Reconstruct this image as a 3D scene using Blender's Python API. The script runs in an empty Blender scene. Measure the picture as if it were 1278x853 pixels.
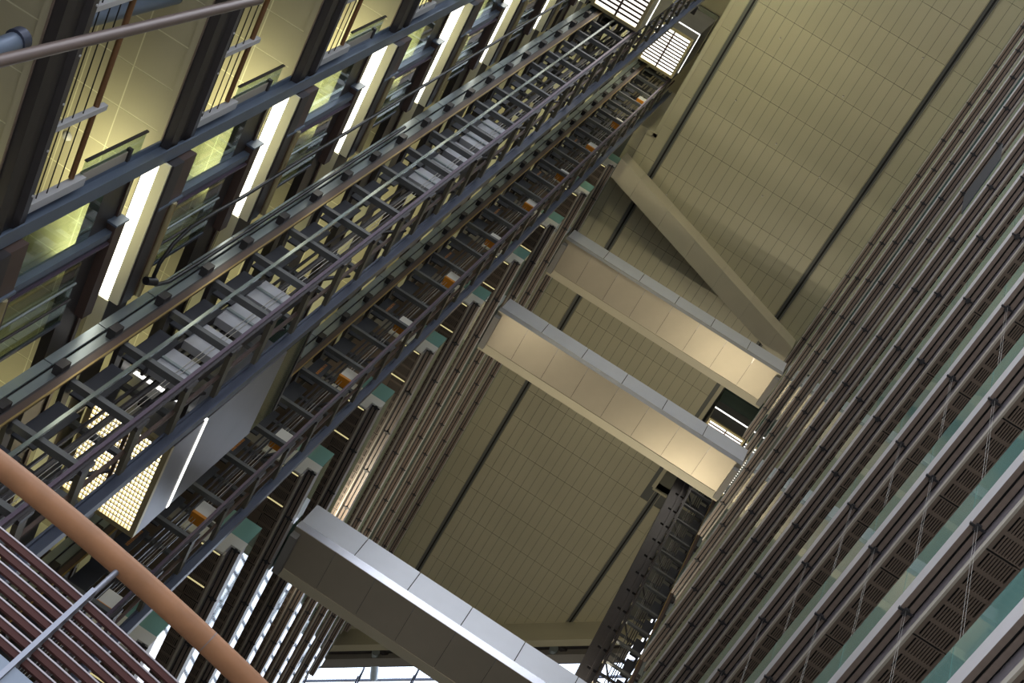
import bpy, bmesh, math
from mathutils import Matrix, Vector

sc = bpy.context.scene
COL = sc.collection

# ------------------------------------------------------------------ camera, world, exposure
F_PX, W_PX, H_PX = 1869.38, 1278.0, 853.0
RM = ((0.83861259, 0.5378866, -0.08606354),
      (-0.42999243, 0.75065662, 0.50161853),
      (0.33441805, -0.38365694, 0.86079726))      # rows: world X, Y, Z in (image right, image down, forward)
cam_d = bpy.data.cameras.new('camera')
cam_d.sensor_width = 36.0
cam_d.sensor_fit = 'HORIZONTAL'
cam_d.lens = F_PX / W_PX * 36.0
cam_d.clip_start, cam_d.clip_end = 0.05, 400
cam = bpy.data.objects.new('camera', cam_d)
COL.objects.link(cam)
cm = Matrix(((RM[0][0], -RM[0][1], -RM[0][2], 0), (RM[1][0], -RM[1][1], -RM[1][2], 0),
             (RM[2][0], -RM[2][1], -RM[2][2], 0), (0, 0, 0, 1)))
cam.matrix_world = cm
sc.camera = cam
vs = sc.view_settings
vs.view_transform = 'Standard'; vs.look = 'None'; vs.gamma = 1.0; vs.use_curve_mapping = False
vs.exposure = 0.12

world = bpy.data.worlds.new('sky'); sc.world = world
world.use_nodes = True
bg = world.node_tree.nodes['Background']
wn, wl = world.node_tree.nodes, world.node_tree.links.new
w_tc = wn.new('ShaderNodeTexCoord'); w_sep = wn.new('ShaderNodeSeparateXYZ')
w_ramp = wn.new('ShaderNodeValToRGB')                 # overcast sky above, paved ground below the horizon
w_ramp.color_ramp.elements[0].position = 0.49; w_ramp.color_ramp.elements[0].color = (0.46, 0.46, 0.47, 1)
w_ramp.color_ramp.elements[1].position = 0.51; w_ramp.color_ramp.elements[1].color = (0.84, 0.90, 1.0, 1)
w_map = wn.new('ShaderNodeMapRange'); w_map.inputs['From Min'].default_value = -1.0
wl(w_tc.outputs['Generated'], w_sep.inputs[0]); wl(w_sep.outputs['Z'], w_map.inputs['Value'])
wl(w_map.outputs[0], w_ramp.inputs[0]); wl(w_ramp.outputs[0], bg.inputs[0])
bg.inputs[1].default_value = 3.2

WARM = (1.0, 0.86, 0.50)
GREENISH = (1.0, 0.93, 0.52)
def area_light(name, loc, target, size, size_y, power, color, parent=None, spread=180):
    d = bpy.data.lights.new(name, 'AREA'); d.shape = 'RECTANGLE'
    d.size, d.size_y, d.energy, d.color = size, size_y, power, color
    d.spread = math.radians(spread)
    o = bpy.data.objects.new(name, d); COL.objects.link(o)
    o.location = loc
    o.rotation_euler = (Vector(target) - Vector(loc)).to_track_quat('-Z', 'Y').to_euler()
    if parent:
        o.parent = parent; o.location = Vector(loc) - parent.location
    return o

# ------------------------------------------------------------------ helpers
def proj(p):
    c = [sum(RM[i][j] * p[i] for i in range(3)) for j in range(3)]
    if c[2] < 0.1: return None
    return (W_PX / 2 + F_PX * c[0] / c[2], H_PX / 2 + F_PX * c[1] / c[2])
def in_view(p, m=130):
    q = proj(p)
    return q is not None and -m < q[0] < W_PX + m and -m < q[1] < H_PX + m

MATS = {}
def mat(name, col, rough=0.6, metal=0.0, noise=0.0, scale=6.0, emit=None, strength=0.0, streak=False, spec=0.5, bump=0.0):
    m = bpy.data.materials.new(name); m.use_nodes = True
    nt = m.node_tree; b = nt.nodes['Principled BSDF']
    b.inputs['Base Color'].default_value = (*col, 1)
    b.inputs['Roughness'].default_value = rough
    b.inputs['Metallic'].default_value = metal
    b.inputs['Specular IOR Level'].default_value = spec
    if emit:
        b.inputs['Emission Color'].default_value = (*emit, 1)
        b.inputs['Emission Strength'].default_value = strength
    if noise > 0:
        tc = nt.nodes.new('ShaderNodeTexCoord')
        mp = nt.nodes.new('ShaderNodeMapping')
        if streak: mp.inputs['Scale'].default_value = (0.25, 4.0, 4.0)
        nz = nt.nodes.new('ShaderNodeTexNoise'); nz.inputs['Scale'].default_value = scale
        nz.inputs['Detail'].default_value = 5
        oi = nt.nodes.new('ShaderNodeObjectInfo')
        rnd = nt.nodes.new('ShaderNodeMath'); rnd.operation = 'MULTIPLY_ADD'
        rnd.inputs[1].default_value = noise * 0.8; rnd.inputs[2].default_value = 1.0 - noise * 0.4
        mr = nt.nodes.new('ShaderNodeMapRange')
        mr.inputs['From Min'].default_value = 0.25; mr.inputs['From Max'].default_value = 0.75
        mr.inputs['To Min'].default_value = 1 - noise; mr.inputs['To Max'].default_value = 1 + noise
        mul = nt.nodes.new('ShaderNodeMath'); mul.operation = 'MULTIPLY'
        vm = nt.nodes.new('ShaderNodeVectorMath'); vm.operation = 'SCALE'
        vm.inputs[0].default_value = col
        L = nt.links.new
        L(tc.outputs['Object'], mp.inputs['Vector']); L(mp.outputs[0], nz.inputs['Vector'])
        L(nz.outputs['Fac'], mr.inputs['Value']); L(oi.outputs['Random'], rnd.inputs[0])
        L(mr.outputs[0], mul.inputs[0]); L(rnd.outputs[0], mul.inputs[1])
        L(mul.outputs[0], vm.inputs['Scale']); L(vm.outputs[0], b.inputs['Base Color'])
        if bump > 0:
            bp = nt.nodes.new('ShaderNodeBump'); bp.inputs['Strength'].default_value = bump
            bp.inputs['Distance'].default_value = 0.01
            L(nz.outputs['Fac'], bp.inputs['Height']); L(bp.outputs[0], b.inputs['Normal'])
    MATS[name] = m
    return m
def glass(name, tint, body, body_fac, rough=0.03, gloss_col=(1, 1, 1)):
    m = bpy.data.materials.new(name); m.use_nodes = True
    nt = m.node_tree; nt.nodes.clear(); L = nt.links.new
    out = nt.nodes.new('ShaderNodeOutputMaterial')
    tr = nt.nodes.new('ShaderNodeBsdfTransparent'); tr.inputs[0].default_value = (*tint, 1)
    df = nt.nodes.new('ShaderNodeBsdfDiffuse'); df.inputs[0].default_value = (*body, 1)
    gl = nt.nodes.new('ShaderNodeBsdfGlossy'); gl.inputs['Roughness'].default_value = rough
    gl.inputs[0].default_value = (*gloss_col, 1)
    lw = nt.nodes.new('ShaderNodeLayerWeight'); lw.inputs[0].default_value = 0.5
    pw = nt.nodes.new('ShaderNodeMath'); pw.operation = 'POWER'; pw.inputs[1].default_value = 4.0
    fr = nt.nodes.new('ShaderNodeMath'); fr.operation = 'MULTIPLY_ADD'
    fr.inputs[1].default_value = 0.94; fr.inputs[2].default_value = 0.045
    L(lw.outputs['Facing'], pw.inputs[0]); L(pw.outputs[0], fr.inputs[0])
    m1 = nt.nodes.new('ShaderNodeMixShader'); m1.inputs[0].default_value = body_fac
    m2 = nt.nodes.new('ShaderNodeMixShader')
    L(tr.outputs[0], m1.inputs[1]); L(df.outputs[0], m1.inputs[2])
    L(fr.outputs[0], m2.inputs[0]); L(m1.outputs[0], m2.inputs[1]); L(gl.outputs[0], m2.inputs[2])
    L(m2.outputs[0], out.inputs[0])
    MATS[name] = m
    return m

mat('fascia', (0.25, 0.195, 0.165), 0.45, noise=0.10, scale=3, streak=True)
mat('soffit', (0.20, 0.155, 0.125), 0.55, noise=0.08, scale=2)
mat('void', (0.006, 0.006, 0.007), 0.8)
mat('coping', (0.60, 0.58, 0.60), 0.35, noise=0.05, scale=2)
mat('lip', (0.50, 0.46, 0.40), 0.5)
mat('recess', (0.26, 0.24, 0.27), 0.3, metal=0.3, noise=0.15, scale=1.5)
mat('clamp', (0.035, 0.035, 0.04), 0.5)
mat('wire', (0.55, 0.53, 0.50), 0.4, metal=0.6)
mat('concrete', (0.30, 0.28, 0.26), 0.8, noise=0.1, scale=0.6)
mat('inner_wall', (0.30, 0.27, 0.22), 0.8, noise=0.08, scale=0.4)
mat('ceiling_metal', (0.46, 0.42, 0.29), 0.42, noise=0.05, scale=0.5)
mat('groove', (0.12, 0.12, 0.11), 0.5)
mat('bridge_panel', (0.74, 0.75, 0.80), 0.32, metal=0.2, noise=0.03, scale=2)
mat('bridge_strip', (0.72, 0.72, 0.78), 0.25, metal=0.6, noise=0.05, scale=4)
mat('bridge_under', (0.45, 0.39, 0.30), 0.38, metal=0.45, noise=0.05, scale=1.5)
mat('beam_clad', (0.62, 0.55, 0.40), 0.45, noise=0.04, scale=1)
mat('dark_steel', (0.060, 0.054, 0.058), 0.38, metal=0.3, noise=0.1, scale=4)
mat('brown_steel', (0.12, 0.080, 0.070), 0.4, metal=0.3, noise=0.1, scale=4)
mat('blue_steel', (0.17, 0.215, 0.30), 0.36, metal=0.35, noise=0.08, scale=3)
mat('navy_steel', (0.075, 0.085, 0.125), 0.36, metal=0.4, noise=0.08, scale=3)
mat('purple_steel', (0.17, 0.13, 0.18), 0.3, metal=0.5)
mat('rung_steel', (0.14, 0.145, 0.15), 0.45, metal=0.3, noise=0.1, scale=3)
mat('pale_steel', (0.33, 0.38, 0.40), 0.32, metal=0.5, noise=0.08, scale=2)
mat('column_blue', (0.092, 0.108, 0.158), 0.36, metal=0.3, noise=0.08, scale=3)
mat('fin_steel', (0.15, 0.135, 0.105), 0.45, metal=0.3)
mat('conduit', (0.40, 0.46, 0.44), 0.2, metal=0.7)
mat('plate_dark', (0.030, 0.032, 0.042), 0.5, noise=0.1, scale=2)
mat('gold', (0.42, 0.30, 0.12), 0.35, metal=0.6)
mat('brass', (0.68, 0.58, 0.34), 0.35, metal=0.7)
mat('cab_metal', (0.26, 0.26, 0.28), 0.3, metal=0.7, noise=0.12, scale=1.2)
mat('light_grey', (0.52, 0.53, 0.58), 0.4, metal=0.3, noise=0.05, scale=3)
mat('off_white', (0.82, 0.80, 0.74), 0.5)
mat('orange', (0.75, 0.28, 0.02), 0.5)
mat('tile', (0.52, 0.485, 0.35), 0.55, noise=0.04, scale=2)
mat('tile_joint', (0.82, 0.80, 0.62), 0.6)
mat('wood_rail', (0.23, 0.115, 0.05), 0.35, noise=0.12, scale=8, streak=True)
mat('hand_wood', (0.25, 0.118, 0.056), 0.5, spec=0.3, noise=0.16, scale=14, bump=0.1)
mat('slat_red', (0.058, 0.023, 0.021), 0.7, spec=0.15, noise=0.08, scale=6)
mat('slat_edge', (0.30, 0.27, 0.29), 0.35, metal=0.4)
mat('post_grey', (0.19, 0.20, 0.24), 0.35, metal=0.5)
mat('blue_plate', (0.16, 0.19, 0.24), 0.4, metal=0.3, noise=0.05, scale=4)
mat('tube_brown', (0.16, 0.12, 0.11), 0.35, metal=0.2, noise=0.06, scale=3)
mat('rubber', (0.012, 0.012, 0.015), 0.45)
mat('white_paint', (0.62, 0.62, 0.66), 0.4)
mat('banner', (0.055, 0.055, 0.06), 0.8)
mat('tube_light', (0.9, 0.9, 0.85), 0.4, emit=(1.0, 0.97, 0.84), strength=3.5)
mat('cab_light', (0.9, 0.9, 0.85), 0.4, emit=(1.0, 0.97, 0.88), strength=2.4)
mat('led', (0.9, 0.9, 0.9), 0.4, emit=(1.0, 0.98, 0.92), strength=2.5)
mat('warm_led', (0.9, 0.85, 0.5), 0.4, emit=(1.0, 0.85, 0.42), strength=0.55)
mat('floor_stone', (0.42, 0.40, 0.37), 0.4, noise=0.1, scale=0.5)
glass('glass_teal', (0.45, 0.66, 0.62), (0.22, 0.42, 0.39), 0.55)
glass('glass_end', (0.35, 0.60, 0.55), (0.32, 0.58, 0.53), 0.75)
glass('glass_clear', (0.80, 0.88, 0.80), (0.2, 0.3, 0.25), 0.06)
glass('glass_green', (0.78, 0.85, 0.74), (0.14, 0.2, 0.16), 0.08)
glass('glass_cab', (0.50, 0.62, 0.55), (0.10, 0.14, 0.12), 0.30)
glass('glass_sky', (0.93, 0.96, 1.0), (0.5, 0.5, 0.5), 0.02)

class MB:
    """collects shapes for one mesh; each shape takes a material name"""
    def __init__(self):
        self.v, self.f, self.mi, self.mats, self.smooth = [], [], [], [], []
    def _m(self, m):
        if m not in self.mats: self.mats.append(m)
        return self.mats.index(m)
    def poly(self, pts, faces, m, smooth=False):
        o = len(self.v); self.v += [tuple(p) for p in pts]; k = self._m(m)
        for f in faces:
            self.f.append([i + o for i in f]); self.mi.append(k); self.smooth.append(smooth)
        return self
    def box(self, x0, x1, y0, y1, z0, z1, m):
        x0, x1 = min(x0, x1), max(x0, x1); y0, y1 = min(y0, y1), max(y0, y1); z0, z1 = min(z0, z1), max(z0, z1)
        p = [(x, y, z) for z in (z0, z1) for y in (y0, y1) for x in (x0, x1)]
        return self.poly(p, [(0, 2, 3, 1), (4, 5, 7, 6), (0, 1, 5, 4), (2, 6, 7, 3), (0, 4, 6, 2), (1, 3, 7, 5)], m)
    def prism(self, pts, z0, z1, m):
        """plan outline (counter-clockwise) pulled up from z0 to z1"""
        n = len(pts)
        p = [(x, y, z0) for x, y in pts] + [(x, y, z1) for x, y in pts]
        fs = [tuple(range(n - 1, -1, -1)), tuple(range(n, 2 * n))]
        fs += [(i, (i + 1) % n, n + (i + 1) % n, n + i) for i in range(n)]
        return self.poly(p, fs, m)
    def extrude(self, outline, axis, a0, a1, m):
        """closed outline of 2-d points pulled along an axis ('x': outline is (y,z); 'y': (x,z); 'z': (x,y))"""
        n = len(outline)
        def P(u, v, a): return {'x': (a, u, v), 'y': (u, a, v), 'z': (u, v, a)}[axis]
        p = [P(u, v, a0) for u, v in outline] + [P(u, v, a1) for u, v in outline]
        fs = [tuple(range(n - 1, -1, -1)), tuple(range(n, 2 * n))]
        fs += [(i, (i + 1) % n, n + (i + 1) % n, n + i) for i in range(n)]
        return self.poly(p, fs, m)
    def tube(self, path, r, m, n=8, caps=True):
        rings = []
        P = [Vector(q) for q in path]
        ref = None
        for i, c in enumerate(P):
            t = (P[min(i + 1, len(P) - 1)] - P[max(i - 1, 0)]).normalized()
            if ref is None: ref = Vector((0, 0, 1)) if abs(t.z) < 0.9 else Vector((1, 0, 0))
            u = t.cross(ref).normalized(); w = u.cross(t).normalized(); ref = w
            rings.append([c + (u * math.cos(a) + w * math.sin(a)) * r for a in [2 * math.pi * k / n for k in range(n)]])
        pts = [q for rg in rings for q in rg]
        fs = [(i * n + k, i * n + (k + 1) % n, (i + 1) * n + (k + 1) % n, (i + 1) * n + k)
              for i in range(len(P) - 1) for k in range(n)]
        self.poly(pts, fs, m, True)
        if caps:
            self.poly(rings[0], [tuple(range(n - 1, -1, -1))], m)
            self.poly(rings[-1], [tuple(range(n))], m)
        return self
    def hbeam(self, cx, cy, w, d, t, z0, z1, m, flange='x'):
        """H section standing upright; flange='x': flanges lie along x"""
        if flange == 'x':
            self.box(cx - w / 2, cx + w / 2, cy - d / 2, cy - d / 2 + t, z0, z1, m)
            self.box(cx - w / 2, cx + w / 2, cy + d / 2 - t, cy + d / 2, z0, z1, m)
            self.box(cx - t / 2, cx + t / 2, cy - d / 2 + t, cy + d / 2 - t, z0, z1, m)
        else:
            self.box(cx - d / 2, cx - d / 2 + t, cy - w / 2, cy + w / 2, z0, z1, m)
            self.box(cx + d / 2 - t, cx + d / 2, cy - w / 2, cy + w / 2, z0, z1, m)
            self.box(cx - d / 2 + t, cx + d / 2 - t, cy - t / 2, cy + t / 2, z0, z1, m)
        return self
    def mesh(self, name):
        me = bpy.data.meshes.new(name)
        me.from_pydata(self.v, [], self.f)
        for mm in self.mats: me.materials.append(MATS[mm])
        me.polygons.foreach_set('material_index', self.mi)
        me.polygons.foreach_set('use_smooth', self.smooth)
        me.update()
        bm = bmesh.new(); bm.from_mesh(me)
        bmesh.ops.recalc_face_normals(bm, faces=bm.faces[:])
        bm.to_mesh(me); bm.free()
        return me

def link(name, me, parent=None, loc=(0, 0, 0), rz=0.0):
    o = bpy.data.objects.new(name, me); COL.objects.link(o)
    o.location = loc
    if rz: o.rotation_euler = (0, 0, rz)
    if parent is not None: o.parent = parent
    return o
def tag(o, label=None, cat=None, group=None, kind=None):
    if label: o['label'] = label
    if cat: o['category'] = cat
    if group: o['group'] = group
    if kind: o['kind'] = kind
    return o
def thing(name, label, cat, loc=(0, 0, 0), group=None, kind=None):
    o = bpy.data.objects.new(name, None); COL.objects.link(o); o.location = loc
    return tag(o, label, cat, group, kind)
def mbox(name, sx, sy, sz, m):
    return MB().box(-sx / 2, sx / 2, -sy / 2, sy / 2, -sz / 2, sz / 2, m).mesh(name)

# ------------------------------------------------------------------ dimensions (camera at the origin, z up, y along the hall)
XR, XL = 4.24, -5.16            # faces of the balconies on both long sides
YE = 21.75                      # near end of the left balconies
YR = 26.5                       # far end of the right balconies
ZC = 53.5                       # hall ceiling
FH = 3.6
GROUND = -1.6
Z0 = 12.87                      # underside of the ledge of right balcony 0
SK = 0.9                        # skew of the far end: y + SK * x = const
XC = -6.73                      # face of the lift landings
SEG = 1.53

def skew_wall():
    mb = MB()
    mb.prism([(-10.3, 66.0 + SK * 10.3), (7.6, 66.0 - SK * 7.6), (7.6, 66.4 - SK * 7.6), (-10.3, 66.4 + SK * 10.3)], GROUND, 55, 'inner_wall')
    mb.box(7.6, 7.9, 46, 60, GROUND, 55, 'inner_wall'); mb.box(-10.6, -10.3, 55, 76, GROUND, 55, 'inner_wall')
    return mb
# ------------------------------------------------------------------ the shell
o = link('floor', MB().box(-12, 12, -22, 62, GROUND - 0.3, GROUND, 'floor_stone').mesh('floor')); tag(o, kind='structure')
o = link('wall_right', MB().box(7.6, 7.9, -22, 46, GROUND, 56, 'inner_wall').mesh('wall_right')); tag(o, kind='structure')
o = link('wall_left', MB().box(-10.6, -10.3, 3.7, 55, GROUND, 58, 'inner_wall').box(-10.3, -6.9, 3.7, 4.0, GROUND, 58, 'inner_wall').mesh('wall_left')); tag(o, kind='structure')  # unseen return added to block daylight from the landings; nearer side left open

o = link('wall_back', MB().box(-10.3, 7.6, -22.3, -22, 26, 54, 'inner_wall').mesh('wall_back')); tag(o, kind='structure')
o = link('wall_front', skew_wall().mesh('wall_front')); tag(o, kind='structure')
# ceiling: metal planks hung under a dark deck, two slots, an opening over the lift towers
ceil = thing('ceiling', None, None, (0, 0, ZC), kind='structure')
GA, GB = -3.9, 3.13
def clipy(x): return 44.6 - SK * x
deck = MB()
OX, OY0, OY1 = 2.85, 27.3, 33.4        # second opening, over the far tower
deck.box(-4.45, 7.6, 6.0, OY0, 0.06, 0.5, 'groove').box(-10.3, -4.45, 20.2, OY0, 0.06, 0.5, 'groove').box(-10.3, OX, OY0, OY1, 0.06, 0.5, 'groove')
deck.prism([(-10.3, OY1), (7.6, OY1), (7.6, 44.6 - SK * 7.6), (-10.3, 44.6 + SK * 10.3)], 0.06, 0.5, 'groove')
link('deck', deck.mesh('deck'), ceil)
strips = []
xs = -5.30
for a, b, n in ((-5.30, GA - 0.15, 3), (GA + 0.15, GB - 0.15, 18), (GB + 0.15, 4.45, 3)):
    w = (b - a) / n
    strips += [(a + i * w, a + (i + 1) * w) for i in range(n)]
PL, Y0P = 1.45, 13.88
cand = []
for (a, b) in strips:
    for j in range(-25, 27):
        y0, y1 = Y0P + j * PL, Y0P + (j + 1) * PL
        x0 = a
        if y1 < 6.0: continue
        if b < -4.3 and y1 < 20.2: continue
        if b < -4.3 and y0 < 20.2: y0 = 20.2
        if b > OX + 0.1 and y1 > OY0 and y0 < OY1: continue
        ye = clipy((a + b) / 2) + 0.2
        if y0 > ye: continue
        y1 = min(y1, ye)
        c = ((a + b) / 2, (y0 + y1) / 2, ZC)
        cand.append((not in_view(c, 25), c[1], a, b, y0, y1))
cand.sort()
near, rest = cand[:300], cand[300:]
pcache = {}
for _, _, a, b, y0, y1 in near:
    key = (round(b - a, 3), round(y1 - y0, 3))
    if key not in pcache:
        w, l = (b - a) / 2 - 0.007, (y1 - y0) / 2 - 0.006
        pcache[key] = MB().extrude([(-w, 0.0), (w, 0.0), (w, 0.025), (w - 0.012, 0.05), (-w + 0.012, 0.05), (-w, 0.025)], 'y', -l, l, 'ceiling_metal').mesh('ceiling_panel')
    link('ceiling_panel', pcache[key], ceil, ((a + b) / 2, (y0 + y1) / 2, 0))
mb = MB()
for _, _, a, b, y0, y1 in rest:
    mb.box(a + 0.007, b - 0.007, y0 + 0.006, y1 - 0.006, 0, 0.04, 'ceiling_metal')
tag(link('ceiling_panel', mb.mesh('ceiling_panels_far'), ceil), kind='stuff')
for gx, ya_, yb_ in ((GA, 6.0, clipy(GA)), (GB, 6.0, OY0), (GB, OY1, clipy(GB))):        # slots with pale lips
    mb = MB().box(gx - 0.145, gx - 0.13, ya_, yb_, -0.05, 0.08, 'ceiling_metal').box(gx + 0.13, gx + 0.145, ya_, yb_, -0.05, 0.08, 'ceiling_metal')
    mb.box(gx - 0.13, gx + 0.13, ya_, yb_, 0.02, 0.05, 'groove')
    mb.box(gx - 0.02, gx + 0.05, ya_, yb_, 0.0, 0.03, 'void')
    link('slot_channel', mb.mesh('slot_channel'), ceil)
mb = MB().box(OX - 0.08, OX + 0.08, OY0, OY1, -0.06, 3.0, 'ceiling_metal').box(OX, 7.6, OY0 - 0.1, OY0, -0.06, 3.0, 'ceiling_metal').box(OX, 7.6, OY1, OY1 + 0.1, -0.06, 3.0, 'ceiling_metal')
link('opening_upstand', mb.mesh('opening_upstand'), ceil)
link('roof_over_opening', MB().box(OX - 0.1, 7.6, OY0 - 0.1, OY1 + 0.1, 3.0, 3.2, 'dark_steel').mesh('roof_over_opening'), ceil)
# upstand round the opening and the roof over it
mb = MB()
mb.box(-4.62, -4.46, 6.0, 20.26, -0.06, 5.0, 'ceiling_metal')
mb.box(-10.3, -4.46, 20.12, 20.28, -0.06, 5.0, 'ceiling_metal')
link('opening_upstand', mb.mesh('opening_upstand'), ceil)
link('roof_over_opening', MB().box(-10.5, -4.3, 6.0, 20.4, 5.0, 5.3, 'ceiling_metal').mesh('roof_over_opening'), ceil)

# ------------------------------------------------------------------ balconies on the long sides
def soffit_mesh(side):
    """soffit panel one bay long with five slotted grilles; side=+1: balcony lies towards +x"""
    mb = MB(); s = side
    y0, y1 = 0.012, SEG - 0.012
    xe, xg0, xg1 = 0.235, 0.29, 0.67
    P = SEG / 5
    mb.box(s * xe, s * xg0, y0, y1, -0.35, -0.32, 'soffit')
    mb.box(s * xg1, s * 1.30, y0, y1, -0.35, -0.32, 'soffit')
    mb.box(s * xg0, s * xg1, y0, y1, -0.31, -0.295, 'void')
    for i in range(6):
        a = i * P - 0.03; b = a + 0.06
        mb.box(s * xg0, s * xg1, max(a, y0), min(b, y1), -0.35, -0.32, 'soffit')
    for i in range(5):
        for j in range(9):
            x = xg0 + (j + 1) * (xg1 - xg0) / 10
            mb.box(s * (x - 0.011), s * (x + 0.011), i * P + 0.03, (i + 1) * P - 0.03, -0.35, -0.33, 'soffit')
    return mb.mesh('soffit_panel')
def balcony_meshes(s):
    return dict(
        soffit=soffit_mesh(s),
        board_hi=MB().box(0.004 * s, 0.074 * s, 0.010, SEG - 0.010, 0.0, 0.022, 'fascia').mesh('fascia_board'),
        board_lo=MB().box(0.108 * s, 0.182 * s, 0.010, SEG - 0.010, 0.0, 0.022, 'fascia').mesh('fascia_board'),
        glass=MB().box(0.010 * s, 0.024 * s, 0.006, SEG - 0.006, 0.32, 0.97, 'glass_teal').mesh('glass_pane'),
        clamp=MB().box(-0.012 * s, 0.215 * s, -0.016, 0.016, -0.02, 0.02, 'clamp').box(0.055 * s, 0.125 * s, -0.05, 0.05, -0.04, 0.012, 'clamp').mesh('bracket'),
        stop=MB().box(0.25 * s, 0.62 * s, -0.011, 0.011, -0.354, -0.33, 'void').mesh('joint_gasket'),
        wire=MB().tube([(0, 0, -2.62), (0, 0, 0.0)], 0.0018, 'wire', 5).mesh('wire'))
BM = {1: balcony_meshes(1), -1: balcony_meshes(-1)}
RB = 'brown-boarded balcony with teal glass, '
LAB_R = {0: RB + 'lowest of the tall facade opposite the lift towers', 1: RB + 'second storey of the facade opposite the towers',
         2: RB + 'two storeys below the lowest footbridge, opposite the towers', 3: RB + 'one storey under the lowest footbridge, opposite the towers',
         4: RB + 'joined by the lowest footbridge, opposite the towers', 5: RB + 'one storey below the hanging dark cloth, opposite the towers',
         6: RB + 'carrying the hanging dark cloth, opposite the towers', 7: RB + 'one storey below the middle footbridge, opposite the towers',
         8: RB + 'joined by the middle footbridge, opposite the towers', 9: RB + 'between middle and highest footbridge, opposite the towers',
         10: RB + 'joined by the highest footbridge, opposite the towers', 11: RB + 'topmost under the plank ceiling, opposite the towers'}
LB = 'balcony with white end panel behind the orange-boxed tower, '
LAB_L = {1: LB + 'lowest, behind the curved railing', 2: LB + 'second from the bottom',
         3: LB + 'one storey below the lowest footbridge', 4: LB + 'joined by the lowest footbridge', 5: LB + 'one storey above the lowest footbridge',
         6: LB + 'halfway between the lowest and middle footbridges', 7: LB + 'one storey below the middle footbridge', 8: LB + 'joined by the middle footbridge',
         9: LB + 'between middle and highest footbridge', 10: LB + 'joined by the highest footbridge', 11: LB + 'topmost, meeting the slanting beam'}
def balcony(k, side):
    s = side
    x = XR if s > 0 else XL
    z = Z0 + FH * k
    ya, yb = (-20.0, YR) if s > 0 else (YE, 44.6 - SK * XL - 0.6)
    lab = (LAB_R if s > 0 else LAB_L)[k]
    grp = 'balconies along the wall without lift towers' if s > 0 else 'balconies behind the twin lift towers'
    t = thing('balcony', lab, 'balcony', (x, ya, z), grp)
    segs = []
    PH = 8.28 if s > 0 else YE + 0.02
    n0 = math.floor((ya - PH) / SEG) - 1; n1 = math.ceil((yb - PH) / SEG) + 1
    for n in range(n0, n1):
        y = PH + n * SEG
        if y < ya - 1e-6 or y + SEG > yb + 0.4: continue
        if any(in_view((x, y + d, z + dz), 110) for d in (0, SEG) for dz in (-0.35, 1.0)): segs.append(y)
    pa = segs[0] if segs else ya; pb = segs[-1] + SEG if segs else ya
    M = BM[s]
    for y in segs:
        ly = y - ya
        link('soffit_panel', M['soffit'], t, (0, ly, 0)); link('joint_gasket', M['stop'], t, (0, ly, 0))
        link('fascia_board', M['board_lo'], t, (0, ly, 0)); link('fascia_board', M['board_hi'], t, (0, ly, 0))
        link('glass_pane', M['glass'], t, (0, ly, 0))
        link('bracket', M['clamp'], t, (0, ly, 0))
        if s > 0 and k <= 3:
            for d in (-0.03, 0.03):
                link('wire', M['wire'], t, (0.08, ly + d, 0))
    # the runs outside the frame, one piece each
    for (a, b) in ((ya, pa), (pb, yb)):
        if b - a > 0.3:
            a, b = a - ya, b - ya
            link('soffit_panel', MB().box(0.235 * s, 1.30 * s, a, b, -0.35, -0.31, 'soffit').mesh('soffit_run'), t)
            link('fascia_board', MB().box(0.004 * s, 0.074 * s, a, b, 0.0, 0.022, 'fascia').mesh('fascia_run'), t)
            link('fascia_board', MB().box(0.108 * s, 0.182 * s, a, b, 0.0, 0.022, 'fascia').mesh('fascia_run'), t)
            link('glass_pane', MB().box(0.010 * s, 0.024 * s, a, b, 0.32, 0.97, 'glass_teal').mesh('glass_run'), t)
    L = yb - ya; D = (3.3 if s > 0 else 5.05) * s
    link('edge_lip', MB().box(0.200 * s, 0.235 * s, 0, L, -0.352, -0.23, 'lip').mesh('edge_lip'), t)
    link('upstand', MB().box(0.205 * s, 0.235 * s, 0, L, -0.23, 0.03, 'recess').mesh('upstand'), t)
    link('ledge_core', MB().box(0.012 * s, 0.205 * s, 0, L, 0.030, 0.05, 'void').mesh('ledge_core'), t)
    link('coping', MB().extrude([(0.0, 0.0), (0.004 * s, 0.0), (0.03 * s, 0.05), (0.20 * s, 0.05), (0.20 * s, 0.32), (0.0, 0.32)], 'y', 0, L, 'coping').mesh('coping'), t)
    link('slab', MB().box(0.235 * s, D, 0, L, -0.29, 0.25, 'concrete').box(1.30 * s, D, 0, L, -0.35, -0.29, 'soffit').mesh('slab'), t)
    if s < 0:
        link('end_panel', MB().box(0.012, -1.35, -0.05, 0.0, 0.0, 0.30, 'off_white').box(-0.245, -1.35, -0.05, 0.0, -0.36, 0.0, 'off_white').mesh('end_panel'), t)
        link('end_glass', MB().box(-0.005, -0.80, -0.045, -0.03, 0.30, 0.97, 'glass_end').mesh('end_glass'), t)
        link('soffit_light', MB().box(-0.28, -0.75, 0.03, 0.06, -0.365, -0.35, 'warm_led').mesh('soffit_light'), t)
        link('soffit_light', MB().box(-0.28, -0.85, 1.05, 1.08, -0.365, -0.35, 'warm_led').mesh('soffit_light'), t)
    return t
for k in range(0, 12): balcony(k, 1)
for k in range(1, 12): balcony(k, -1)

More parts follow.
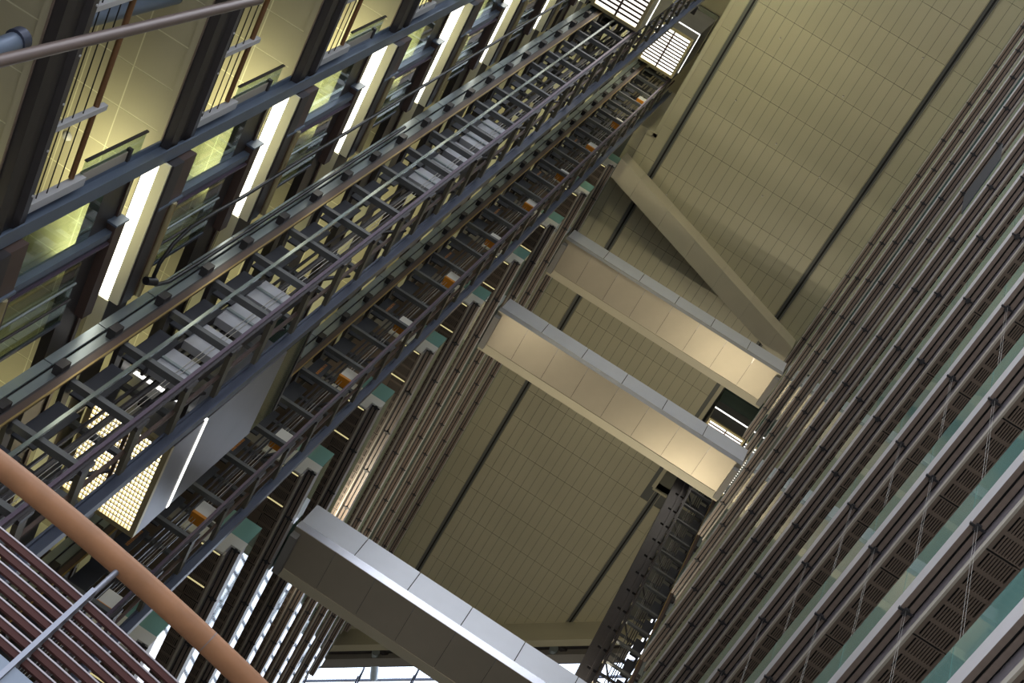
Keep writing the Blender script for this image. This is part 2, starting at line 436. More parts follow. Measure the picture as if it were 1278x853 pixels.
# dark cloth hung over one balustrade
bz = Z0 + 6 * FH
me = MB().poly([(4.236, 9.45, 36.95), (4.236, 9.40, 35.40), (4.236, 10.95, 35.25), (4.236, 11.05, 37.0),
                (4.249, 9.45, 36.95), (4.249, 9.40, 35.40), (4.249, 10.95, 35.25), (4.249, 11.05, 37.0)],
               [(0, 1, 2, 3), (7, 6, 5, 4), (0, 4, 5, 1), (1, 5, 6, 2), (2, 6, 7, 3), (3, 7, 4, 0)], 'banner').mesh('banner')
tag(link('banner', me), 'dark grey cloth hung between two balconies', 'banner')

# ------------------------------------------------------------------ footbridges
BX0, BX1 = XL + 0.03, XR - 0.04
def bridge(zb, label):
    y0, y1 = 24.0, 25.55
    t = thing('footbridge', label, 'footbridge', (0, y0, zb), 'footbridges across the hall')
    n = 6; w = (BX1 - BX0) / n
    me = MB().box(-w / 2 + 0.012, w / 2 - 0.012, 0, 0.05, 0.30, 1.17, 'bridge_panel').mesh('parapet_panel')
    for i in range(n):
        link('parapet_panel', me, t, (BX0 + (i + 0.5) * w, 0, 0))
        link('parapet_panel', me, t, (BX0 + (i + 0.5) * w, y1 - y0 - 0.05, 0))
    link('edge_strip', MB().extrude([(-0.05, 0.0), (0.25, 0.0), (0.25, 0.27), (-0.05, 0.27)], 'x', BX0, BX1, 'bridge_strip').mesh('edge_strip'), t)
    link('edge_strip', MB().extrude([(1.30, -0.03), (1.60, -0.03), (1.58, 0.27), (1.30, 0.27)], 'x', BX0, BX1, 'beam_clad').mesh('edge_strip'), t)
    m = 8; w = (BX1 - BX0) / m
    me = MB().box(-w / 2 + 0.006, w / 2 - 0.006, 0.0, 1.36, 0.0, 0.03, 'bridge_under').mesh('underside_panel')
    for i in range(m): link('underside_panel', me, t, (BX0 + (i + 0.5) * w, -0.045, -0.012))
    link('deck', MB().box(BX0, BX1, 0.06, 1.5, 0.035, 0.45, 'dark_steel').mesh('deck'), t)
    link('shadow_joint', MB().box(BX0, BX1, 0.03, 0.06, 0.25, 1.15, 'void').mesh('shadow_joint'), t)
    for x0, x1 in ((BX1 - 0.2, BX1), (BX0, BX0 + 0.2)):
        link('end_bracket', MB().box(x0, x1, 0.1, 1.4, -0.25, 0.0, 'concrete').mesh('end_bracket'), t)
    return t
ZB = 27.95
bridge(ZB, 'lowest footbridge, steel panelled, crossing below the other two')
bridge(ZB + 4 * FH, 'middle footbridge with pale steel parapet and beige underside')
bridge(ZB + 6 * FH, 'highest footbridge, just under the slanting ceiling beam')

# slanting beam under the ceiling
beam = thing('ceiling_beam', 'beige slanting beam boxed in under the plank ceiling above the highest footbridge', 'beam', (0, 23.0, 52.7))
def beam_seg(x0, x1):
    f = lambda x: 0.02 + 0.31 * x
    return [(x0, f(x0) - 0.05), (x1, f(x1) - 0.05), (x1, f(x1) + 0.82), (x0, f(x0) + 0.82)]
xs = [-5.13, -4.1, -2.6, -1.1, 0.4, 1.9, 3.4, 4.2]
for a, b in zip(xs[:-1], xs[1:]):
    link('beam_panel', MB().prism(beam_seg(a + 0.004, b - 0.004), 0, 0.79, 'beam_clad').mesh('beam_panel'), beam)

# ------------------------------------------------------------------ far end: edge beam, strut, rooflight
end = thing('end_beam', 'beige edge beam closing the plank ceiling at its far slanting end', 'beam', (0, 44.6, 52.1))
def skew_prism(mb, x0, x1, s0, s1, z0, z1, m):
    return mb.prism([(x0, s0 - SK * x0), (x1, s0 - SK * x1), (x1, s1 - SK * x1), (x0, s1 - SK * x0)], z0, z1, m)
link('beam_casing', skew_prism(MB(), -8, 6, 0, 0.45, 0, 1.5, 'ceiling_metal').mesh('beam_casing'), end)
link('dark_ledge', skew_prism(MB(), -8, 6, 0.3, 2.6, 1.42, 1.9, 'dark_steel').mesh('dark_ledge'), end)
link('inner_beam', skew_prism(MB(), -8, 6, 1.9, 2.5, 1.0, 1.42, 'concrete').mesh('inner_beam'), end)
for x in (-3.6, 3.2):
    y = 1.5 - SK * x
    link('strut', MB().tube([(x, y, 1.1), (x + 0.5, y + 2.4, 2.1)], 0.2, 'pale_steel', 10).box(x - 0.8, x + 0.8, y - 0.1, y + 0.1, 1.25, 1.4, 'dark_steel').mesh('strut'), end)
sky = thing('rooflight', 'white glazed rooflight on dark trusses beyond the far end of the hall', 'rooflight', (0, 48.8, 55.0))
for i in range(12):
    link('purlin', skew_prism(MB(), -10.2, 7.5, i * 1.1 - 0.05, i * 1.1 + 0.05, 0, 0.14, 'navy_steel').mesh('purlin'), sky)
for i in range(11):
    link('glass_pane', skew_prism(MB(), -10.2, 7.5, i * 1.1 + 0.05, i * 1.1 + 1.05, 0.1, 0.12, 'glass_sky').mesh('glass_pane'), sky)
for i in range(9):
    x = -13 + i * 2.3
    y = -SK * x
    mb = MB().tube([(x, y, -0.1), (x + 1.0, y + 12, -0.1)], 0.05, 'navy_steel', 6)
    mb.tube([(x, y, -0.8), (x + 1.0, y + 12, -0.8)], 0.04, 'navy_steel', 6)
    for j in range(12):
        a = (x + j / 12, y + j, -0.1); b = (x + (j + 0.5) / 12, y + j + 0.5, -0.8); c = (x + (j + 1) / 12, y + j + 1, -0.1)
        mb.tube([a, b], 0.025, 'navy_steel', 5).tube([b, c], 0.025, 'navy_steel', 5)
    link('truss', mb.mesh('truss'), sky)

# ------------------------------------------------------------------ lift towers
def lift_tower(tx, ty, label, boxes, z_hi=54.5, z_view=(8, 54), mirror=False):
    """tx shifts the tower; ty is the plane of its front guide rails"""
    t = thing('lift_tower', label, 'lift tower', (tx, ty, GROUND), 'open steel lift towers')
    H = z_hi - GROUND
    xl, xr = -6.08, -5.05
    link('guide_rail', MB().box(xl - 0.05, xl + 0.05, -0.03, 0.04, 0, H, 'brown_steel').box(xl + 0.05, xl + 0.075, -0.05, -0.02, 0, H, 'gold').box(xl - 0.09, xl - 0.05, -0.01, 0.05, 0, H, 'dark_steel').mesh('guide_rail'), t)
    link('guide_rail', MB().box(xr - 0.022, xr + 0.028, -0.03, 0.04, 0, H, 'dark_steel' if mirror else 'purple_steel').box(xr + 0.028, xr + 0.065, 0.02, 0.05, 0, H, 'dark_steel').mesh('guide_rail'), t)
    link('corner_column', MB().hbeam(xr + 0.09, 1.04, 0.14, 0.18, 0.03, 0, H, 'column_blue', 'y').mesh('corner_column'), t)
    link('inner_rail', MB().box(xr, xr + 0.05, 0.52, 0.57, 0, H, 'brown_steel').mesh('inner_rail'), t)
    link('corner_column', MB().box(xl - 0.03, xl + 0.05, 0.92, 0.97, 0, H, 'dark_steel').mesh('corner_column'), t)
    if not boxes and not mirror:
        link('conduit', MB().box(xl + 0.415, xl + 0.465, -0.06, -0.02, 0, H, 'conduit').mesh('conduit'), t)
    for dx, dy, w in ((0.42, 0.55, 0.035), (0.50, 0.62, 0.03), (0.59, 0.5, 0.035), (0.67, 0.7, 0.03)):
        link('inner_rail', MB().box(xl + dx - w / 2, xl + dx + w / 2, dy, dy + 0.05, 0, H, 'brown_steel' if w > 0.04 else 'dark_steel').mesh('inner_rail'), t)
    for dx in (0.72, 0.78):
        link('cable', MB().tube([(xl + dx, 0.30, 0), (xl + dx, 0.30, H)], 0.006, 'wire', 5).mesh('cable'), t)
    rung = MB().box(xl + 0.04, xr - 0.03, 0.04, 0.10, -0.045, 0.045, 'rung_steel').box(xl + 0.04, xr - 0.03, 0.10, 0.15, -0.045, -0.03, 'rung_steel').mesh('rung')
    brung = MB().box(xl, xr, 0.93, 1.0, -0.05, 0.05, 'rung_steel').mesh('back_rung')
    fin = MB().extrude([(0.04, -0.10), (0.94, -0.06), (0.94, 0.06), (0.04, 0.10)], 'x', xr + 0.01, xr + 0.08, 'fin_steel').box(xr - 0.02, xr + 0.10, 0.03, 0.10, -0.14, 0.14, 'dark_steel').mesh('bracket_arm')
    finl = MB().extrude([(0.04, -0.10), (0.92, -0.07), (0.92, 0.07), (0.04, 0.10)], 'x', xl - 0.02, xl + 0.05, 'dark_steel').mesh('bracket_arm')
    clad = MB().box(xl - 0.40, xl - 0.27, 0.02, 0.05, -0.59, 0.59, 'pale_steel').box(xl - 0.25, xl - 0.11, 0.06, 0.09, -0.59, 0.59, 'pale_steel').box(xl - 0.41, xl - 0.09, 0.09, 0.12, -0.6, 0.6, 'dark_steel').mesh('cladding_panel')
    notch = MB().box(xl - 0.20, xl - 0.08, -0.10, 0.06, -0.10, 0.10, 'dark_steel').mesh('notch_bracket')
    plate = MB().box(xl + 0.06, xl + 0.40, 0.30, 0.33, -0.50, 0.46, 'plate_dark').mesh('backing_plate')
    diag = MB().poly([(xl + 0.5, 0.86, -0.5), (xl + 0.56, 0.86, -0.5), (xr - 0.02, 0.86, 0.5), (xr - 0.08, 0.86, 0.5),
                      (xl + 0.5, 0.90, -0.5), (xl + 0.56, 0.90, -0.5), (xr - 0.02, 0.90, 0.5), (xr - 0.08, 0.90, 0.5)],
                     [(0, 1, 2, 3), (7, 6, 5, 4), (0, 4, 5, 1), (1, 5, 6, 2), (2, 6, 7, 3), (3, 7, 4, 0)], 'dark_steel').mesh('diagonal_brace')
    i0 = int((z_view[0] - GROUND) / 1.2); i1 = int((z_view[1] - GROUND) / 1.2)
    for i in range(i0, i1):
        z = 0.25 + i * 1.2
        link('rung', rung, t, (0, 0, z)); link('back_rung', brung, t, (0, 0, z + 0.35))
        link('bracket_arm', fin, t, (0, 0, z + 0.04)) ; link('bracket_arm', finl, t, (0, 0, z))
        link('cladding_panel', clad, t, (0, 0, z + 0.6)); link('notch_bracket', notch, t, (0, 0, z))
        link('backing_plate', plate, t, (0, 0, z + 0.55))
        if i % 2 == 0: link('diagonal_brace', diag, t, (0, 0, z + 0.6))
    if mirror:
        t.scale = (-1, 1, 1)
        link('side_column', MB().hbeam(xr + 0.55, 0.35, 0.22, 0.22, 0.03, 0, H, 'dark_steel').mesh('side_column'), t)
        link('side_column', MB().box(xr + 0.22, xr + 0.30, 0.2, 0.28, 0, H, 'dark_steel').mesh('side_column'), t)
        pl = MB().box(xr + 0.08, xr + 0.50, 0.25, 0.42, -0.52, 0.55, 'dark_steel').mesh('side_plate')
        for i in range(i0, i1): link('side_plate', pl, t, (0, 0, 0.25 + i * 1.2))
    if boxes:
        bx = MB().box(xr - 0.36, xr - 0.08, 0.20, 0.42, 0, 0.34, 'off_white').mesh('equipment_box')
        ob = MB().box(xr - 0.365, xr - 0.075, 0.19, 0.43, -0.07, 0, 'orange').mesh('orange_base')
        for i in range(12):
            z = 16.85 + 3.0 * i - GROUND
            b = link('equipment_box', bx, t, (0, 0, z)); tag(b, 'white box with orange base')
            link('orange_base', ob, b)
        bd = MB().box(xl + 0.25, xl + 0.31, 0.3, 0.36, 0, 0.5, 'orange').mesh('orange_bracket')
        for i in range(8):
            link('orange_bracket', bd, t, (0, 0, 18.3 + 3.6 * i - GROUND))
    return t
TY1, TY2, TY3 = 12.2, 17.8, 31.2
lift_tower(0, TY1, 'lift tower with plain grey cladding, nearer the lit landings', False)
lift_tower(0, TY2, 'lift tower holding white boxes with orange bases between its rungs', True)
lift_tower(-1.05, TY3, 'dark lift tower standing beyond the footbridges', False, z_hi=53.0, z_view=(26, 53), mirror=True)

# counterweights riding inside the first tower
def counterweight(z, n, label):
    t = thing('counterweight', label, 'counterweight', (-5.42, TY1 + 0.34, z), 'grey counterweights in the lift tower')
    me = MB().box(-0.27, 0.27, 0.0, 0.14, 0, 0.62, 'light_grey').mesh('weight_plate')
    for i in range(n):
        link('weight_plate', me, t, (0, 0, i * 0.9))
        link('rib', MB().box(-0.27, 0.27, -0.03, 0.0, i * 0.9 + 0.28, i * 0.9 + 0.33, 'pale_steel').mesh('rib'), t)
    link('side_frame', MB().box(-0.31, -0.27, 0, 0.14, -0.1, n * 0.9, 'dark_steel').mesh('side_frame'), t)
    link('side_frame', MB().box(0.27, 0.31, 0, 0.14, -0.1, n * 0.9, 'dark_steel').mesh('side_frame'), t)
    return t
counterweight(15.7, 4, 'grey stacked counterweight above the lit lift cab floor')
counterweight(24.6, 5, 'grey stacked counterweight high in the first lift tower')

# ------------------------------------------------------------------ lift cabs
def lift_cab(x0, x1, y0, y1, z, h, label, grid=False, panel_h=3.55, shoe=0.05):
    t = thing('lift_cab', label, 'lift cab', ((x0 + x1) / 2, (y0 + y1) / 2, z), 'lift cabs with glowing floors')
    w, d = (x1 - x0) / 2, (y1 - y0) / 2
    fr = 0.09
    link('floor_frame', MB().box(-w, w, -d, -d + fr, -0.03, 0.06, 'brass').box(-w, w, d - fr, d, -0.03, 0.06, 'brass').box(-w, -w + fr, -d + fr, d - fr, -0.03, 0.06, 'brass').box(w - fr, w, -d + fr, d - fr, -0.03, 0.06, 'brass').mesh('floor_frame'), t)
    link('light_floor', MB().box(-w + fr, w - fr, -d + fr, d - fr, 0.045, 0.06, 'cab_light').mesh('light_floor'), t)
    n = int((2 * d - 2 * fr) / (0.085 if grid else 0.115))
    hw = 0.010 if grid else 0.026
    lm = MB().box(-w + fr, w - fr, -hw, hw, -0.02, 0.02, 'brass' if grid else 'brown_steel').mesh('louvre')
    for i in range(1, n):
        link('louvre', lm, t, (0, -d + fr + i * (2 * d - 2 * fr) / n, 0))
    link('centre_bar', MB().box(-0.03, 0.03, -d + fr, d - fr, -0.03, 0.02, 'brown_steel').mesh('centre_bar'), t)
    if grid:
        cb = MB().box(-0.006, 0.006, -d + fr, d - fr, -0.018, 0.015, 'brass').mesh('cross_bar')
        m = int(2 * (w - fr) / 0.055)
        for i in range(1, m): link('cross_bar', cb, t, (-w + fr + i * 2 * (w - fr) / m, 0, 0))
    link('wall_panel', MB().box(w - 0.04, w, -d, d, 0.06, 0.92, 'cab_metal').mesh('wall_panel'), t)
    link('wall_panel', MB().box(w - 0.04, w, -d, d, 1.0, panel_h, 'cab_metal').mesh('wall_panel'), t)
    link('wall_panel', MB().box(-w, w - 0.04, -d, -d + 0.04, 0.06, 0.92, 'cab_metal').mesh('wall_panel'), t)
    link('wall_panel', MB().box(-w, w - 0.04, -d, -d + 0.04, 1.0, panel_h, 'cab_metal').mesh('wall_panel'), t)
    link('light_strip', MB().box(w - 0.02, w + 0.01, -d, d, 0.92, 1.0, 'led').mesh('light_strip'), t)
    link('light_strip', MB().box(-w, w - 0.02, -d - 0.01, -d + 0.02, 0.92, 1.0, 'led').mesh('light_strip'), t)
    link('back_wall', MB().box(-w, w - 0.04, d - 0.04, d, 0.06, h - 0.1, 'cab_metal').box(-w, -w + 0.04, -d + 0.04, d - 0.04, 0.06, h - 0.1, 'cab_metal').mesh('back_wall'), t)
    if h - panel_h > 0.3:
        link('glass_wall', MB().box(w - 0.03, w - 0.015, -d, d, panel_h, h, 'glass_cab').mesh('glass_wall'), t)
        link('glass_wall', MB().box(-w, w - 0.03, -d, -d + 0.015, panel_h, h, 'glass_cab').mesh('glass_wall'), t)
    for gx in (-0.9 * w, 0.75 * w):
        link('guide_shoe', MB().box(gx - 0.05, gx + 0.05, d if shoe > 0 else -d, (d if shoe > 0 else -d) + shoe, 0.3, 0.6, 'dark_steel').mesh('guide_shoe'), t)
    link('cab_roof', MB().box(-w, w, -d, d, h - 0.08, h, 'dark_steel').mesh('cab_roof'), t)
    return t
lift_cab(-6.40, -4.97, 10.35, 12.12, 37.75, 4.5, 'lift cab with striped glowing floor on the tower with plain cladding')
lift_cab(-6.40, -4.93, 15.92, 17.55, 52.2, 4.3, 'lift cab with striped glowing floor at the top of the tower holding orange boxes', shoe=0.2)
lift_cab(-6.50, -5.10, 14.0, 15.86, 16.25, 4.5, 'lift cab with fine meshed glowing floor hanging between the two towers', grid=True, shoe=-0.6)
lift_cab(3.05, 4.7, 28.3, 31.0, 51.9, 3.6, 'lift cab with a bright strip behind the middle footbridge', panel_h=1.6, shoe=0.16)

# ------------------------------------------------------------------ lift landings on the left
YB0, YB1 = 9.66, 10.70
TS = 0.62
tile_me = MB().box(0.009, TS - 0.009, 0.009, TS - 0.009, 0, 0.02, 'tile').mesh('ceiling_tile')
def bolt_row(mb, x, z, ys):
    for y in ys: mb.tube([(x, y, z), (x + 0.012, y, z)], 0.016, 'white_paint', 6)
def landing(k):
    z = 12.30 + FH * k         # underside of the edge beam
    yA, yB = 4.02, 20.5
    lb = 'lit lift landing with tiled underside and wire balustrade, '
    if k == 1: lb += 'its underside carrying the domed detector'
    elif k < 1: lb += ('one storey' if k == 0 else 'two storeys') + ' below the domed detector'
    else: lb += ('one storey' if k == 2 else '%s storeys' % ('two three four five six seven eight nine'.split()[k - 3])) + ' above the domed detector'
    t = thing('lift_landing', lb, 'landing', (XC, 0, z), 'lit lift landings stacked beside the towers')
    # slab and edge beam: channel shaped, with a rounded nose; beyond the column it is set back
    mb = MB().extrude([(0.0, 0.0), (0.10, 0.02), (0.12, 0.16), (0.05, 0.20), (0.05, 0.44), (0.12, 0.48), (0.10, 0.62), (0.0, 0.64), (-0.12, 0.64), (-0.12, 0.0)], 'y', yA, YB0 - 0.02, 'dark_steel')
    bolt_row(mb, 0.12, 0.55, [5 + 0.6 * i for i in range(8)])
    link('edge_beam', mb.mesh('edge_beam'), t)
    link('edge_trim', MB().box(-0.12, -0.02, yA, YB0, 0.0 - 0.012, -0.004, 'tile').box(-0.03, -0.015, yA, YB0, -0.03, -0.004, 'fascia').mesh('edge_trim'), t)
    link('slab', MB().box(-3.5, -0.12, yA, yB, 0.10, 0.55, 'concrete').mesh('slab'), t)
    # tiled ceiling
    cz = 0.04
    joint = MB().box(-3.5, -0.12, yA, yB, cz + 0.003, cz + 0.05, 'tile_joint')
    link('tile_grid', joint.mesh('tile_grid'), t)
    run = MB(); nt = 0
    for i in range(5):
        for j in range(-45, 18):
            x0, y0 = -0.40 - (i + 1) * TS + TS * 0.5, 8.88 + j * TS
            x0 = -0.12 - (i + 1) * TS
            if y0 < yA or y0 + TS > yB: continue
            if in_view((XC + x0 + TS / 2, y0 + TS / 2, z), 60) and y0 > 5.0 and i < 4:
                link('ceiling_tile', tile_me, t, (x0, y0, cz)); nt += 1
            else:
                run.box(x0 + 0.006, x0 + TS - 0.006, y0 + 0.006, y0 + TS - 0.006, cz, cz + 0.02, 'tile')
    tag(link('ceiling_tile', run.mesh('ceiling_tiles_rest'), t), kind='stuff')
    # wire balustrade in front of the column
    hz = 1.56
    link('handrail', MB().tube([(-0.02, yA, hz), (-0.02, YB0 - 0.25, hz)], 0.035, 'wood_rail', 10).mesh('handrail'), t)
    for zz in (0.88, 1.08, 1.28):
        link('wire', MB().tube([(0.0, yA, zz), (0.0, YB0 - 0.1, zz)], 0.008, 'rubber', 5).mesh('wire'), t)
    for y in (8.45, 6.95, 5.45):
        link('baluster', MB().box(-0.035, 0.035, y - 0.035, y + 0.035, 0.62, 1.72, 'white_paint').mesh('baluster'), t)
    link('end_baluster', MB().box(-0.05, 0.05, YB0 - 0.22, YB0 - 0.10, 0.62, 1.78, 'white_paint').mesh('end_baluster'), t)
    link('counter', MB().box(-0.05, 0.0, YB0 - 0.24, YB0 - 0.10, 1.78, 2.75, 'lip').box(-0.03, 0.03, YB0 - 0.28, YB0 - 0.10, 2.72, 2.78, 'dark_steel').mesh('counter'), t)
    link('side_glass', MB().box(-0.02, -0.005, YB0 - 0.42, YB0 - 0.12, 1.75, 3.05, 'glass_clear').box(-0.03, 0.01, YB0 - 0.44, YB0 - 0.42, 1.75, 3.07, 'dark_steel').mesh('side_glass'), t)
    # beyond the column: header, light panel, projecting sill beam with a yellowish tube
    yS = 12.1
    link('door_header', MB().box(-0.14, 0.0, YB0 + 0.08, yB, 2.50, 3.02, 'dark_steel').box(-0.02, 0.03, YB0 + 0.08, yB, 3.02, 3.10, 'brown_steel').mesh('door_header'), t)
    link('header_box', MB().box(0.0, 0.13, YB1 - 0.15, yS, 2.88, 3.10, 'brown_steel').box(-0.01, 0.15, YB1 - 0.18, YB1 - 0.15, 2.84, 3.14, 'blue_steel').mesh('header_box'), t)
    link('light_panel', MB().box(-0.09, 0.08, YB0 + 0.12, yS, 3.54, 3.57, 'tube_light').mesh('light_panel'), t)
    link('side_panel', MB().box(0.095, 0.24, YB0 + 0.12, yS, 3.545, 3.575, 'tile_joint').mesh('side_panel'), t)
    link('blank_panel', MB().box(-0.10, 0.10, yS + 0.02, yB, 3.54, 3.57, 'tile_joint').mesh('blank_panel'), t)
    link('sill_beam', MB().box(-0.12, 0.27, YB0 + 0.12, yS, -0.02, 0.24, 'dark_steel').box(-0.12, 0.25, YB0 + 0.12, yS, 0.24, 0.58, 'brown_steel').mesh('sill_beam'), t)
    link('setback_beam', MB().box(-0.12, 0.10, yS, yB, -0.02, 0.58, 'dark_steel').mesh('setback_beam'), t)
    link('yellow_tube', MB().tube([(0.27, YB1 - 0.2, 0.40), (0.27, yS, 0.40)], 0.05, 'brass', 8).mesh('yellow_tube'), t)
    link('blue_stub', MB().box(0.0, 0.28, YB1 - 0.24, YB1 - 0.2, 0.0, 0.60, 'blue_steel').mesh('blue_stub'), t)
    # mullion and glazing between the slabs
    link('mullion', MB().box(-0.02, 0.10, YB1 - 0.04, YB1 + 0.06, 0.60, 2.90, 'blue_steel').box(-0.02, 0.08, YB1 + 0.06, YB1 + 0.13, 0.60, 2.90, 'navy_steel').box(-0.02, 0.12, YB1 + 0.13, YB1 + 0.16, 0.60, 2.90, 'purple_steel').mesh('mullion'), t)
    link('glass_pane', MB().box(0.0, 0.012, YB0 + 0.14, YB1 - 0.05, 0.62, 2.48, 'glass_clear').mesh('glass_pane'), t)
    link('glass_pane', MB().box(0.03, 0.042, YB1 + 0.18, 12.0, 0.62, 2.48, 'glass_green').mesh('glass_pane'), t)
    link('glass_edge', MB().box(0.02, 0.055, 12.0, 12.05, 0.62, 2.48, 'navy_steel').mesh('glass_edge'), t)
    for y in (11.35, 11.62):
        link('grab_bar', MB().tube([(0.06, y, 0.6), (0.06, y, 2.48)], 0.02, 'dark_steel' if y > 11.5 else 'pale_steel', 6).mesh('grab_bar'), t)
    return t
KL = range(-1, 11)
for k in KL:
    landing(k)
    z = 12.30 + FH * k
    area_light('landing_lamp', (-7.4, 10.95, z + 3.05), (-7.4, 10.75, z + 3.6), 0.4, 2.4, 22, GREENISH)
    area_light('landing_lamp', (-7.7, 16.8, z + 2.2), (-7.7, 16.8, z + 3.6), 0.5, 6.0, 26, GREENISH)

for y, lab in ((YB0, 'blue steel column running up past the landing edge beams'),):
    t = thing('steel_column', lab, 'column', (XC + 0.06, y, GROUND))
    link('web_and_flanges', MB().hbeam(0, 0, 0.20, 0.20, 0.025, 0, 52 - GROUND, 'blue_steel', 'y').mesh('steel_column'), t)

# smoke detector on one tiled ceiling
me = MB()
rg = 10
for i in range(4):
    a0, a1 = i * math.pi / 8, (i + 1) * math.pi / 8
    r0, r1 = 0.07 * math.cos(a0), 0.07 * math.cos(a1)
    h0, h1 = -0.06 * math.sin(a0), -0.06 * math.sin(a1)
    pts = [(r0 * math.cos(2 * math.pi * j / rg), r0 * math.sin(2 * math.pi * j / rg), h0) for j in range(rg)] + \
          [(r1 * math.cos(2 * math.pi * j / rg), r1 * math.sin(2 * math.pi * j / rg), h1) for j in range(rg)]
    me.poly(pts, [(j, (j + 1) % rg, rg + (j + 1) % rg, rg + j) for j in range(rg)], 'white_paint', True)
det = me.mesh('smoke_detector')
tag(link('smoke_detector', det, None, (-8.0, 10.3, 15.938)), 'white domed detector on the tiled ceiling above a brown handrail', 'detector')
sp = MB().tube([(0, 0, 0), (0, 0, -0.10)], 0.05, 'brass', 8).tube([(0, 0, -0.10), (0, 0, -0.14)], 0.10, 'brass', 8).mesh('ceiling_lamp')
tag(link('ceiling_lamp', sp, None, (3.75, 24.6, ZC)), 'small yellowish lamp on the ceiling beside the topmost balcony', 'lamp')
spr = MB().tube([(0, 0, 0), (0, 0, -0.08)], 0.035, 'lip', 6).mesh('sprinkler')
for x, y in ((-2.4, 14.6), (0.6, 15.2), (2.2, 12.6), (-2.6, 17.4), (0.1, 20.0), (-0.5, 18.0), (-3.0, 22.0), (1.5, 18.2)):
    tag(link('sprinkler', spr, None, (x, y, ZC)), 'tiny sprinkler head set in the plank ceiling', 'sprinkler', 'sprinklers in the plank ceiling')

# travelling cable with its loop
pts = [(-6.5, 11.43, 36.5), (-6.5, 11.40, 27.0), (-6.5, 11.38, 20.8), (-6.5, 11.40, 18.8), (-6.5, 11.36, 18.05), (-6.5, 11.36, 17.34), (-6.5, 11.5, 16.95),
       (-6.5, 11.75, 16.74), (-6.5, 11.98, 16.72), (-6.5, 12.22, 16.9), (-6.5, 12.36, 17.32), (-6.5, 12.5, 18.35), (-6.5, 12.55, 20.0), (-6.5, 12.58, 26.0)]
pts = [(-6.36, min(p[1] * 0.9785, 12.12), p[2] * 0.9785) for p in pts]      # hangs clear of the sill beams
t = thing('travelling_cable', 'black lift cable hanging in a long loop before the landings', 'cable', (0, 0, 0))
link('hose', MB().tube(pts, 0.03, 'rubber', 8).mesh('hose'), t)
link('cable_plug', MB().tube([(-6.38, 11.75, 16.20), (-6.33, 11.82, 16.40)], 0.06, 'rubber', 10).mesh('cable_plug'), t)

# struts crossing the upper landing corner
t = thing('brown_pipe', 'brown steel pipe running obliquely across the landings', 'pipe', (-5.6, 6.1, 9.5))
link('pipe', MB().tube([(0, -0.12, -0.1), (0.0, 0.33, 4.75)], 0.055, 'tube_brown', 14).mesh('pipe'), t)
t = thing('steel_strut', 'thick blue-grey steel tube with closed round end beside the brown pipe', 'strut', (-6.0, 6.3, 10.0))
link('tube', MB().tube([(0, 0.02, -0.6), (0.0, -0.02, 0.55)], 0.09, 'blue_steel', 16).mesh('tube'), t)
link('collar', MB().tube([(0, -0.03, 0.5), (0.0, -0.035, 0.60)], 0.105, 'navy_steel', 16).mesh('collar'), t)
t = thing('steel_strut', 'blue-grey steel tube passing behind the wire balustrade', 'strut', (-7.2, 7.5, 13.0))
link('tube', MB().tube([(0, 0.0, 0.2), (0.0, 0.16, 2.78)], 0.11, 'blue_steel', 16).mesh('tube'), t)

# ------------------------------------------------------------------ curved railing close by
hd = math.radians(9.6); ur = 5.0            # heading of the rail at the post, radius in plan
ux, uy = -0.81 - math.sin(hd) * ur, 2.634 + math.cos(hd) * ur
rail = thing('curved_railing', 'curved railing with rounded wooden handrail and red-brown slats', 'railing', (ux, uy, 0))
def arc(r, z, a0, a1, n=40):
    return [(r * math.cos(a0 + (a1 - a0) * i / n), r * math.sin(a0 + (a1 - a0) * i / n), z) for i in range(n + 1)]
amid = math.atan2(2.634 - uy, -0.81 - ux)
A0, A1 = amid - 0.28, amid + 0.28
link('handrail', MB().tube(arc(ur, 2.6, A0, A1, 60), 0.031, 'hand_wood', 16).mesh('handrail'), rail)
aj = amid + 0.055
link('joint_ring', MB().tube(arc(ur, 2.6, aj, aj + 0.0006, 2), 0.0316, 'tube_brown', 16).mesh('joint_ring'), rail)
def slat(z0, z1, r0, r1, m, a0, a1, n=40):
    mb = MB()
    for i in range(n):
        p = a0 + (a1 - a0) * i / n; q = a0 + (a1 - a0) * (i + 1) / n
        pts = [(r * math.cos(a), r * math.sin(a), z) for z in (z0, z1) for a in (p, q) for r in (r0, r1)]
        mb.poly(pts, [(0, 2, 3, 1), (4, 5, 7, 6), (0, 1, 5, 4), (2, 6, 7, 3), (0, 4, 6, 2), (1, 3, 7, 5)], m)
    return mb
apost = amid
for i in range(7):
    zt = 2.443 - 0.039 * i
    for a0, a1 in ((A0, apost - 0.0015), (apost + 0.0015, A1)):
        s_ = link('slat', slat(zt - 0.021, zt, ur - 0.004, ur + 0.004, 'slat_red', a0, a1, 24).mesh('slat'), rail)
        link('slat_edge', slat(zt - 0.0035, zt + 0.001, ur - 0.004, ur + 0.0065, 'slat_edge', a0, a1, 24).mesh('slat_edge'), s_)
px_, py_ = ur * math.cos(apost), ur * math.sin(apost)
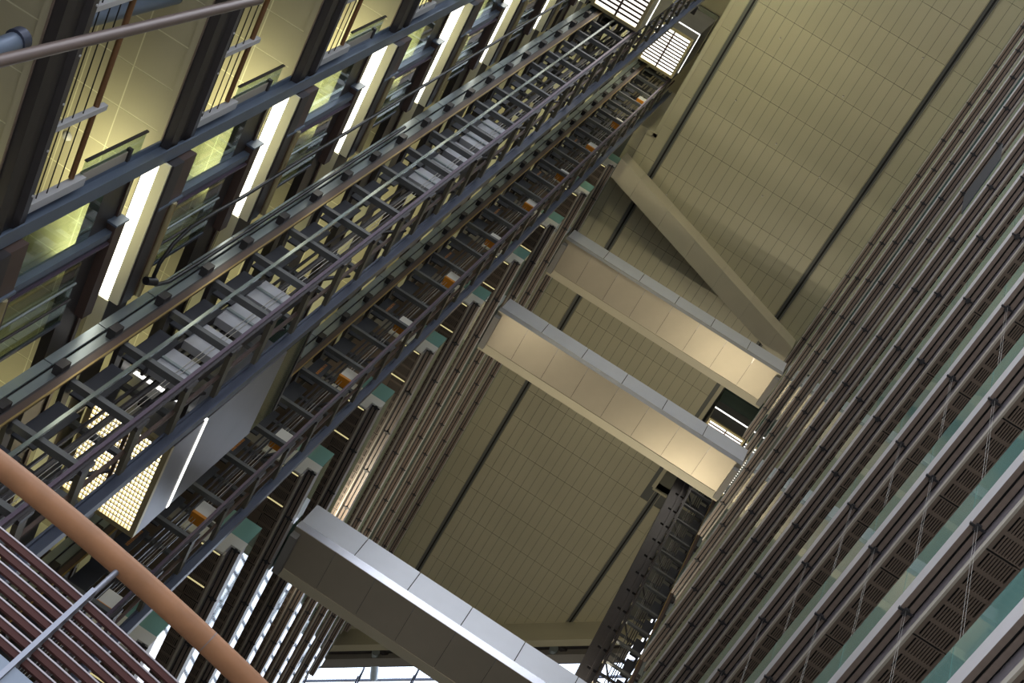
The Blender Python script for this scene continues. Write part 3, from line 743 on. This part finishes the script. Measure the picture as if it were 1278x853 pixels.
link('post', MB().box(px_ - 0.006, px_ + 0.006, py_ - 0.02, py_ + 0.012, 1.6, 2.47, 'post_grey').tube([(px_, py_, 2.45), (px_, py_, 2.585)], 0.008, 'post_grey', 8).mesh('post'), rail)
link('base_plate', slat(1.5, 2.165, ur - 0.012, ur + 0.012, 'blue_plate', A0, A1, 40).mesh('base_plate'), rail)

# ------------------------------------------------------------------ added fill lamps, then walkway lamps of the hall
def added_flood(loc, target, power, label, w=1.4, color=GREENISH):  # fill lamp added to warm the ceiling and the bridge undersides
    t = thing('added_flood', label, 'lamp', loc, 'added fill lamps washing the hall ceiling')
    link('housing', MB().box(-0.1, 0.1, -w / 2, w / 2, -0.12, -0.03, 'dark_steel').mesh('housing'), t)
    link('lens', MB().box(-0.08, 0.08, -w / 2 + 0.03, w / 2 - 0.03, -0.03, -0.02, 'off_white').mesh('lens'), t)
    area_light('added_flood_lamp', (loc[0], loc[1], loc[2] + 0.01), target, 0.16, w, power, color)
GL = (1.0, 0.92, 0.60)
added_flood((-4.93, 13.45, 47.0), (1.0, 17.5, 53.5), 300, 'added fill lamp fixed to the corner column of the plainly clad lift tower', w=0.3, color=(1.0, 0.94, 0.58))
added_flood((4.0, 31.0, 33.0), (0.5, 26.0, 50.0), 220, 'added fill lamp fixed to the dark far lift tower', w=0.4, color=(1.0, 0.90, 0.68))
added_flood((3.05, 31.3, 36.0), (0.0, 36.0, 53.5), 480, 'added fill lamp on the dark far tower, aimed at the plank ceiling', w=0.4, color=(1.0, 0.90, 0.66))
added_flood((-5.17, 28.4, 31.97), (-1.0, 25.5, 50.0), 170, 'added fill lamp at the balcony edge one storey above the lowest footbridge', w=0.4, color=(1.0, 0.90, 0.68))
# strip lamps under the balcony soffits light the walkways
for k in range(1, 12):
    area_light('walkway_lamp', (5.7, 14.0, Z0 + FH * k - 0.40), (5.7, 14.0, 0), 0.12, 24.0, 36, WARM)
    if k > 2: area_light('walkway_lamp', (-6.9, 34.0, Z0 + FH * k - 0.40), (-6.9, 34.0, 0), 0.12, 22.0, 22, WARM)
